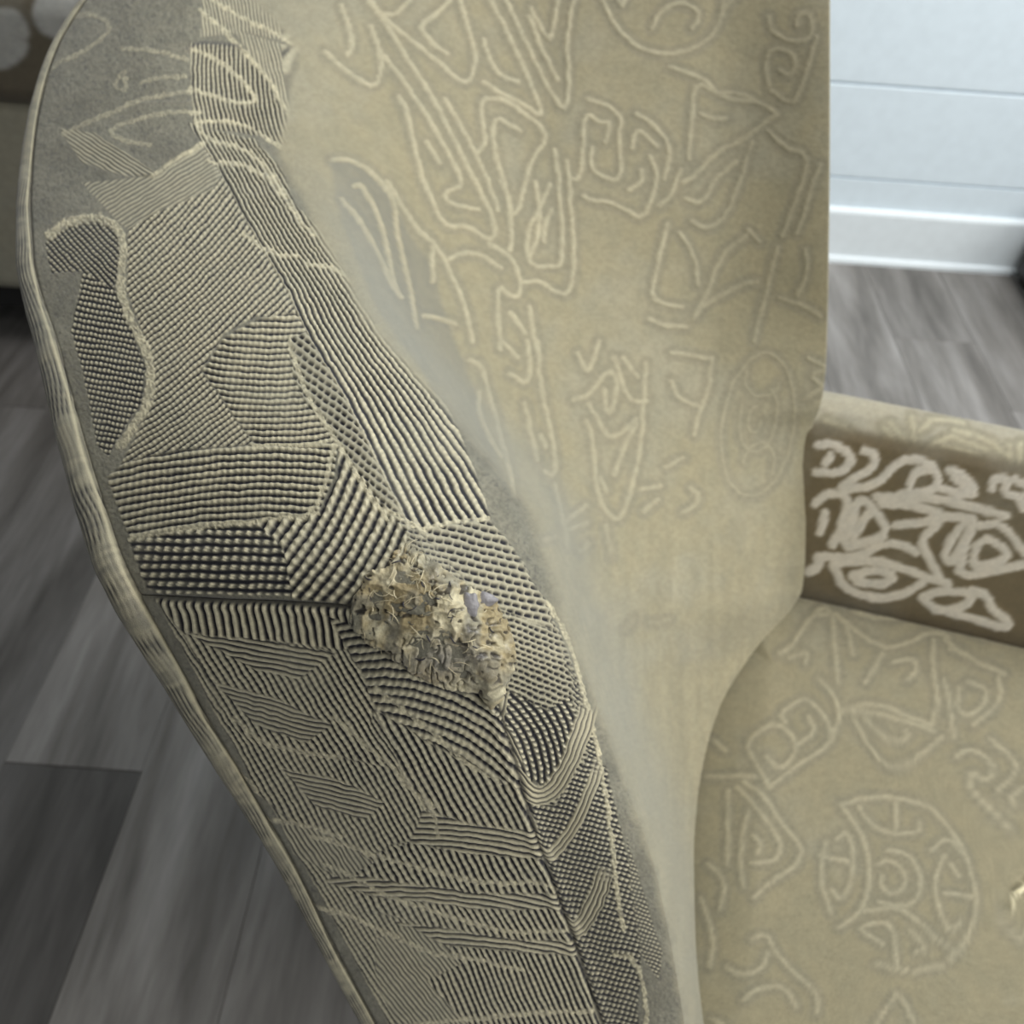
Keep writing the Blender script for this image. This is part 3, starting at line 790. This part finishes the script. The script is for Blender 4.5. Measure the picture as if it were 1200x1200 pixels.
# outside cover: hangs from the welt, goes round behind the back
ty = np.arange(706, -217, -12.0); topL = world(wl_x(ty)+wl_r(ty)*1.2, ty, wl_d(ty)+.003)
row0 = Pin[0][::12]; back = row0 + L_*.045 - F_*.035
path = np.concatenate([topL, back[(back @ F_) > (topL[-1] @ F_)+.01], (E0[0] + L_*.06 + F_*.0)[None]])
zs = np.linspace(0, 1, 40)[:, None, None]
bot = path.copy(); bot[:, 2] = .13
Po = path[None]*(1-zs) + bot[None]*zs; wp = np.clip(np.linspace(0, 1, len(path))*1.6-.5, 0, 1)[None, :, None]; dzp = np.minimum(path[None, :, 2:3]-Po[..., 2:3], .45); Po = Po + F_*(lerp(.42, .13, wp)*dzp) - L_*(lerp(.04, .24, wp)*dzp)
oc, og, _ = brocade_soft(np.cumsum(np.ones(Po.shape[:2])*9, 1), np.cumsum(np.ones(Po.shape[:2])*16, 0), D_BACK)
part('outside_back', Po, grid_faces(*Po.shape[:2]), M_FAR, rgba(oc, og).reshape(-1, 4))
low = np.arange(706, 1330, 8.0); Pl = world(wl_x(low)+wl_r(low)*1.2, low, wl_d(low)+.003)
dr = np.stack([np.interp(Pl[:, 2], Po[::-1, 0, 2], Po[::-1, 0, k_]) for k_ in range(3)], 1)
sw = np.linspace(0, 1, 6)[None, :, None]; Ps = Pl[:, None]*(1-sw) + dr[:, None]*sw
part('outside_back', Ps, grid_faces(*Ps.shape[:2]), M_FAR, np.tile([*OLIVE, .2], (Ps.shape[0]*6, 1)))
nb = len(back); tcap = np.stack([row0, row0*.5+back*.5+UP*.01, back], 1)
part('crest_panel', tcap, grid_faces(nb, 3), M_FAR, np.tile([*OLIVE, .2], (nb*3, 1)))
bt = world(np.linspace(float(wl_x(-216.)), float(seam_x(-216.))+1, 16), -216., np.linspace(float(wl_d(-216.)), float(pchip(KY, KSD, -216.)), 16)); bo = topL[-1][None]*(1-np.linspace(0, 1, 16))[:, None] + back[0][None]*np.linspace(0, 1, 16)[:, None]
part('crest_panel', np.stack([bt, bt*.5+bo*.5+UP*.004, bo], 1), grid_faces(16, 3), M_FAR, np.tile([*OLIVE, .2], (48, 1)))
fw = np.stack([ex[-1][::20][:40], (E0[0]+L_*.06)[None]*(1-np.linspace(0, 1, len(ex[-1][::20][:40])))[:, None] + (E0[0]+L_*.06+F_*.07-UP*.45)[None]*np.linspace(0, 1, len(ex[-1][::20][:40]))[:, None]], 1)
part('outside_back', fw, grid_faces(fw.shape[0], 2), M_FAR, np.tile([*OLIVE, .2], (fw.shape[0]*2, 1)))

# ---- seat cushion
SF0, SF1, SL0, SL1, ZT = .02, .60, .105, .592, .462
a = np.linspace(-1, 1, 300); b = np.linspace(-1, 1, 300); A, B = np.meshgrid(a, b, indexing='ij')
def sq(u, n=9): return u
def seat_pts(A, B, zt, half):
    r = (np.abs(A)**10 + np.abs(B)**14)**(1/10.); k = np.maximum(r, 1e-6); m = np.maximum(np.abs(A), np.abs(B)); s = np.where(r > 0, m/np.maximum(k, 1e-6), 1)
    f = (SF0+SF1)/2 + (SF1-SF0)/2*A*s; l = (SL0+SL1)/2 + (SL1-SL0)/2*B*s
    z = zt - .045*np.clip((-A-.60)/.35, 0, 1)**1.4 - .010*(A**2*.5+B**2*.5) - .040*np.clip((m-.90)/.10, 0, 1)**2.2
    return F_*f[..., None] + L_*l[..., None] + UP*z[..., None]
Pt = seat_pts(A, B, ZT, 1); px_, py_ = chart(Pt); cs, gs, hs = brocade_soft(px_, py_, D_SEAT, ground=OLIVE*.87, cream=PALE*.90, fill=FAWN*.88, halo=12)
slit = new_dist(); stroke(slit, [(1173, 1062), (1186, 1050), (1203, 1038), (1225, 1016)]); far_ = 99.0*(px_ > 1225); ds_ = samp(slit, px_, py_) + far_
cs = lerp(cs, CREAM*1.35, (1-sstep(2, 4.5, ds_))[..., None]); hs = hs + 4*(1-sstep(1.5, 6, ds_))
slit2 = new_dist(); stroke(slit2, [(1172, 1055), (1184, 1045), (1200, 1030), (1222, 1008)]); hs = hs - 5*(1-sstep(1, 5, samp(slit2, px_, py_) + far_))
Pt = Pt + UP*(hs*.0006)[..., None]
edge_r = np.concatenate([Pt[0, :], Pt[1:, -1], Pt[-1, ::-1][1:], Pt[::-1, 0][1:-1]]); ec = rgba(cs, gs); er = np.concatenate([ec[0, :], ec[1:, -1], ec[-1, ::-1][1:], ec[::-1, 0][1:-1]])
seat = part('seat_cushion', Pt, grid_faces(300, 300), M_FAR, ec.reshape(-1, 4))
ctr = edge_r.mean(0); rings = []
for dz, gx in ((0, 1.0), (-.02, 1.006), (-.055, 1.008), (-.09, 1.0), (-.11, .985)):
    q_ = edge_r.copy(); q_[:, :2] = ctr[:2] + (q_[:, :2]-ctr[:2])*gx; q_[:, 2] += dz; rings.append(q_)
rings = np.array(rings); part('seat_border', rings, grid_faces(5, rings.shape[1], wrap=True), M_FAR, np.tile(er, (5, 1)), parent=seat)
# ---- armrests: inside face, rolled top, outside face
prof_in = [(0, .40), (0, .46), (.002, .54), (.006, .60), (.012, .632), (.018, .6425), (.026, .648), (.036, .650), (.048, .649), (.057, .644), (.063, .632), (.066, .60), (.067, .40), (.067, .13)]
def resamp(p, n):
    p = np.array(p); s = np.r_[0, np.cumsum(np.hypot(*np.diff(p, axis=0).T))]; t = np.linspace(0, s[-1], n); return np.stack([np.interp(t, s, p[:, 0]), np.interp(t, s, p[:, 1])], 1)
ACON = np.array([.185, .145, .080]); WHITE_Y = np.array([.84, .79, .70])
def armrest(l0, sgn, f0, f1, label):
    pr = resamp(prof_in, 330); fs = np.linspace(f0, f1, 260)
    Pf = F_*fs[:, None, None] + L_*(l0 + sgn*pr[:, 0])[None, :, None] + UP*pr[:, 1][None, :, None]
    x_, y_ = chart(Pf)
    if sgn < 0: x_, y_ = x_*.9, 900 - y_*.5
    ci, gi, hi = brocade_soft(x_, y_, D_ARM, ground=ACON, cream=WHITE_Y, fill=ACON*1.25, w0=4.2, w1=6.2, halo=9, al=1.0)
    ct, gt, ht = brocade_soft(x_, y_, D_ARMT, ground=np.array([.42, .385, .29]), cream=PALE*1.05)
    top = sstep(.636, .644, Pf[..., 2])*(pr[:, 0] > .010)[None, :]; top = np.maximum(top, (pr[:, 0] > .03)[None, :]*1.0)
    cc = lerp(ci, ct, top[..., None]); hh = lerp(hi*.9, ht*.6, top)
    n_ = normals(Pf); mid = F_*((f0+f1)/2) + L_*(l0+sgn*.033) + UP*.45; s_ = np.sign((n_*(Pf-mid)).sum(-1)); 
    Pf = Pf + n_*s_[..., None]*(hh*.0007)[..., None]
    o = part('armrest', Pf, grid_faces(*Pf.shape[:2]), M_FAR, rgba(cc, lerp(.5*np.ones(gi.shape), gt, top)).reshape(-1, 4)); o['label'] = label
    # front panel closing the arm
    po = np.array(prof_in); cen_ = np.array([.033, .40]); ringsf = []
    for k_, (sc_, df) in enumerate([(1, 0), (.96, .006), (.8, .010), (.4, .012), (.02, .012)]):
        q_ = cen_ + (po-cen_)*[sc_, sc_]; ringsf.append(F_*(f1+df) + L_*(l0+sgn*q_[:, 0])[:, None] + UP*q_[:, 1][:, None])
    ringsf = np.array(ringsf); part('front_panel', ringsf, grid_faces(5, len(po), wrap=True), M_FAR, np.tile([*OLIVE, .2], (ringsf.shape[0]*ringsf.shape[1], 1)), parent=o)
armrest(.588, 1, .10, .66, 'far armrest with pale raised motifs on its brown inside face')
armrest(.095, -1, .14, .66, 'near armrest')
# ---- base frame, lining and legs
def cbox(bm, f0, f1, l0, l1, z0, z1, bev=.004):
    g_ = bmesh.ops.create_cube(bm, size=1.0); vs_ = g_['verts']
    for v in vs_:
        p_ = fl(lerp(f0, f1, v.co.x+.5), lerp(l0, l1, v.co.y+.5), lerp(z0, z1, v.co.z+.5)); v.co = Vector(p_) - Vector(chair.location)
    bmesh.ops.bevel(bm, geom=list({e for v in vs_ for e in v.link_edges}), offset=bev, segments=2, affect='EDGES')
bm = bmesh.new(); cbox(bm, .0, .655, .05, .64, .13, .345); bm_obj('seat_rail', bm, M_DARKWOOD, chair)
bm = bmesh.new(); cbox(bm, -.02, .64, .06, .63, .12, .135); bm_obj('bottom_lining', bm, M_BLACK, chair)
for f_, l_ in ((.03, .07), (.03, .60), (.62, .07), (.62, .60)):
    bm = bmesh.new(); r_ = bmesh.ops.create_cone(bm, segments=16, radius1=.014, radius2=.024, depth=.125, cap_ends=True)
    for v in r_['verts']: v.co += Vector(fl(f_, l_, .0625)) - Vector(chair.location)
    bm_obj('leg', bm, M_DARKWOOD, chair)

# ---- the worn corner: crumpled frayed cloth, filling showing, loose threads
gx = np.arange(404, 622, .9); gy = np.arange(622, 842, .9); GX, GY = np.meshgrid(gx, gy)
outl = [(462,645),(482,632),(505,655),(520,668),(552,688),(580,700),(598,730),(604,770),(597,800),(588,826),(574,826),(560,812),(520,808),(480,792),(462,770),(425,748),(408,730),(415,700),(425,672),(450,662)]
sdp = poly_sd(outl, GX, GY) + 9*(fbm(GX, GY, 16, 0)-.5)
lump = 14*(fbm(GX, GY, 38, 1, 2)-.35) + 5*(1-np.abs(2*fbm(GX, GY, 20, 2, 2)-1))**2.2 - 3; r1 = np.abs(2*vnoise(GX+6*vnoise(GX, GY, 9, 1), GY, 8, 3)-1); cr = np.exp(-(r1/.15)**2)*sstep(.42, .62, vnoise(GX, GY, 15, 0))
hp_ = lump - 4.5*cr + 1.3*(vnoise(GX, GY, 3.2, 0)-.5)
dsl = new_dist(); stroke(dsl, [(604, 786), (596, 800), (584, 822), (580, 832)]); sl = np.exp(-(samp(dsl, GX, GY)/3.5)**2)
dfl = new_dist(); stroke(dfl, [(574, 780), (578, 800), (576, 818)]); flp = np.exp(-(samp(dfl, GX, GY)/11.)**2)
hp_ = hp_ + 7*flp - 12*sl
pit = sstep(.76, .86, vnoise(GX+4*vnoise(GX, GY, 5, 2), GY, 6.5, 1)); hp_ = hp_ - 3.5*pit; msk = sstep(-2, 4, sdp); hp_ = lerp(-5.0, hp_*.9+2.5, msk)
nz1 = fbm(GX, GY, 26, 0); nz2 = vnoise(GX, GY, 6, 2); tan = np.array([.38, .31, .165])
cp = lerp(tan, CREAM*.86, sstep(.40, .75, nz1)[..., None]); cp = lerp(cp, GREY*.9, (sstep(.55, .85, vnoise(GX, GY, 22, 3))*.7)[..., None])
fl_ = np.exp(-((GX-518)/30.)**2-((GY-772)/22.)**2); cp = lerp(cp, np.array([.36, .355, .33]), (fl_*.7)[..., None])
cp = lerp(cp, np.array([.03, .025, .02]), (cr*sstep(.25, .6, nz2)*.8)[..., None]); cp = cp*(.7+.55*vnoise(GX, GY, 3, 1))[..., None]; cp = lerp(cp, NAVY, (sl*.9)[..., None])
cp = lerp(cp, np.array([.035, .028, .02]), pit[..., None]*.9)
DB = sheet_depth(GX, GY); Pp = relief(GX, GY, DB, hp_)
worn = part('frayed_patch', Pp, grid_faces(*GX.shape), M_FAB, rgba(cp, .35+.6*sstep(.6, .9, nz2)).reshape(-1, 4)); worn['label'] = 'crumpled frayed cloth worn through at the corner'
def surf(x, y, lift=0.0):
    d = float(sheet_depth(np.array([[x]]), np.array([[y]], float))[0, 0]); P0 = world(x, y, d); v = nz(np.array([0, 0, CAMH]) - P0); return P0 + v*lift
bm = bmesh.new()
for x, y, rx, ry_, lf in ((551, 709, 10, 14, .0022), (568, 703, 14, 9, .0008)):
    g_ = bmesh.ops.create_icosphere(bm, subdivisions=4, radius=1.0); p0 = surf(x, y, lf); s = .25/FPX
    for v in g_['verts']:
        q = v.co.copy(); k_ = 1+.12*math.sin(5*q.x+x)+.1*math.cos(7*q.y)
        c_ = RC @ np.array([q.x*rx*s*k_, q.y*ry_*s*k_, q.z*7*s]); v.co = Vector(p0 + c_) - Vector(chair.location)
bm_obj('bare_filling', bm, M_FOAM, worn, True)
def threads(name, n, mat, seed, rad, ln):
    rg = random.Random(seed); V = []; Fc = []
    for i in range(n):
        while True:
            x, y = rg.uniform(415, 600), rg.uniform(640, 826)
            if poly_sd(outl, np.array([x]), np.array([y]))[0] > 2: break
        L = rg.uniform(*ln); th = rg.uniform(0, 6.28); bend = rg.uniform(-.28, .28); pts = []; lf = rg.uniform(.0006, .0016); top_ = rg.uniform(.0002, .0010)
        for j in range(9):
            t = j/8; pts.append(surf(x, y, lf + top_*math.sin(math.pi*t))); x += math.cos(th)*L/8; y += math.sin(th)*L/8; th += bend
        pts = np.array(pts); tg_ = np.gradient(pts, axis=0); tg_ /= np.linalg.norm(tg_, axis=1, keepdims=True)
        e1 = np.cross(tg_, [0.3, .2, .9]); e1 /= np.linalg.norm(e1, axis=1, keepdims=True); e2 = np.cross(tg_, e1); r0 = rg.uniform(*rad); b0 = len(V)
        for j in range(9):
            rj = r0*(.35+.65*math.sin(math.pi*(j+.8)/9.6))
            for a_ in range(5): V.append(pts[j] + rj*(math.cos(a_*1.2566)*e1[j] + math.sin(a_*1.2566)*e2[j]))
        for j in range(8):
            for a_ in range(5): Fc.append((b0+j*5+a_, b0+j*5+(a_+1) % 5, b0+(j+1)*5+(a_+1) % 5, b0+(j+1)*5+a_))
    return part(name, V, Fc, mat, parent=worn, kind='stuff')
threads('loose_threads', 75, M_FIBRE, 5, (.00006, .00020), (8, 24))
threads('dark_threads', 34, M_THREAD, 9, (.0001, .00028), (6, 16))

# ------------------------------------------------------------------ second armchair, behind on the left by the wall
ch2 = empty('armchair', (-0.94, 1.60, 0)); tag(ch2, 'beige patterned armchair against the wall, mostly hidden at the upper left', 'armchair')
D2 = new_dist()
for cx, cy, r_ in ((2, 45, 24), (70, 12, 22), (140, 30, 24), (-50, 80, 24)):
    for q_ in (.95, .6, .3): stroke(D2, arc(cx, cy, r_*q_, r_*q_*1.15, 0, 330, 20*q_, 20))
def rbox(name, lo, hi, rad, parent, col, draw=None, n=44, mat=M_FAR):
    lo = np.array(lo, float); hi = np.array(hi, float); c_ = (lo+hi)/2; hs_ = (hi-lo)/2; V = []; Fc = []; b0 = 0
    for ax in range(3):
        for sg in (-1, 1):
            u_ = np.linspace(-1, 1, n); U, W_ = np.meshgrid(u_, u_, indexing='ij'); P_ = np.zeros((n, n, 3)); P_[..., ax] = sg; P_[..., (ax+1) % 3] = U; P_[..., (ax+2) % 3] = W_
            q_ = P_*hs_; inner = np.clip(q_, -(hs_-rad), hs_-rad); dl_ = q_-inner; nl = np.linalg.norm(dl_, axis=-1, keepdims=True); q_ = inner + dl_/np.maximum(nl, 1e-9)*np.minimum(rad, nl*99)
            V.append((q_+c_).reshape(-1, 3)); Fc.append(grid_faces(n, n, flip=(sg < 0))+b0); b0 += n*n
    V = np.concatenate(V); Fc = np.concatenate(Fc); x_, y_ = chart(V + np.array(ch2.location))
    if draw is None: cc, gg, _ = brocade_soft(x_[None], y_[None], D_BACK, ground=np.array(col), cream=np.array(col)*1.3, fill=np.array(col)*.92, w1=8)
    else: cc, gg, _ = brocade_soft(x_[None], y_[None], draw, ground=np.array(col), cream=np.array([.46, .46, .43]), fill=np.array([.36, .36, .33]), w0=6, w1=11, halo=14, al=.9)
    return mesh_obj(name, V, Fc, mat, parent, rgba(cc[0], gg[0]))
rbox('side_panel', (-.36, -.20, .135), (.36, -.10, .50), .03, ch2, (.36, .34, .26), n=110)
rbox('armrest', (-.37, -.215, .49), (.37, -.10, .66), .035, ch2, (.13, .11, .075), D2, n=160)
rbox('side_panel', (-.36, .26, .12), (.36, .36, .50), .03, ch2, (.36, .34, .26))
rbox('armrest', (-.37, .25, .49), (.37, .365, .66), .035, ch2, (.13, .11, .075))
rbox('seat_cushion', (-.28, -.10, .34), (.36, .26, .46), .035, ch2, (.40, .37, .27))
rbox('backrest', (-.40, -.19, .12), (-.27, .35, .95), .045, ch2, (.38, .35, .26))
bm = bmesh.new(); bm_box(bm, (-.35, -.19, .10), (.35, .35, .34), .004); bm_obj('seat_rail', bm, M_BLACK, ch2)
for x in (-.31, .31):
    for y in (-.15, .31):
        bm = bmesh.new(); r_ = bmesh.ops.create_cone(bm, segments=14, radius1=.014, radius2=.022, depth=.11, cap_ends=True, matrix=Matrix.Translation((x, y, .055))); bm_obj('leg', bm, M_DARKWOOD, ch2)
# ------------------------------------------------------------------ dark furniture at the right edge
tb = empty('footstool', (1.392, 1.772, 0)); tag(tb, 'low black footstool just entering at the right edge beside the baseboard', 'footstool')
bm = bmesh.new(); bm_box(bm, (-.235, -.19, .02), (.235, .19, .15), .012, 3); bm_obj('stool_box', bm, M_DARKWOOD, tb)
bm = bmesh.new(); bm_box(bm, (-.225, -.18, .149), (.225, .18, .215), .028, 4); bm_obj('cushion', bm, M_BLACK, tb, True)
for x in (-.20, .20):
    for y in (-.155, .155):
        bm = bmesh.new(); bm_box(bm, (x-.02, y-.02, 0), (x+.02, y+.02, .021), .002, 1); bm_obj('foot', bm, M_DARKWOOD, tb)
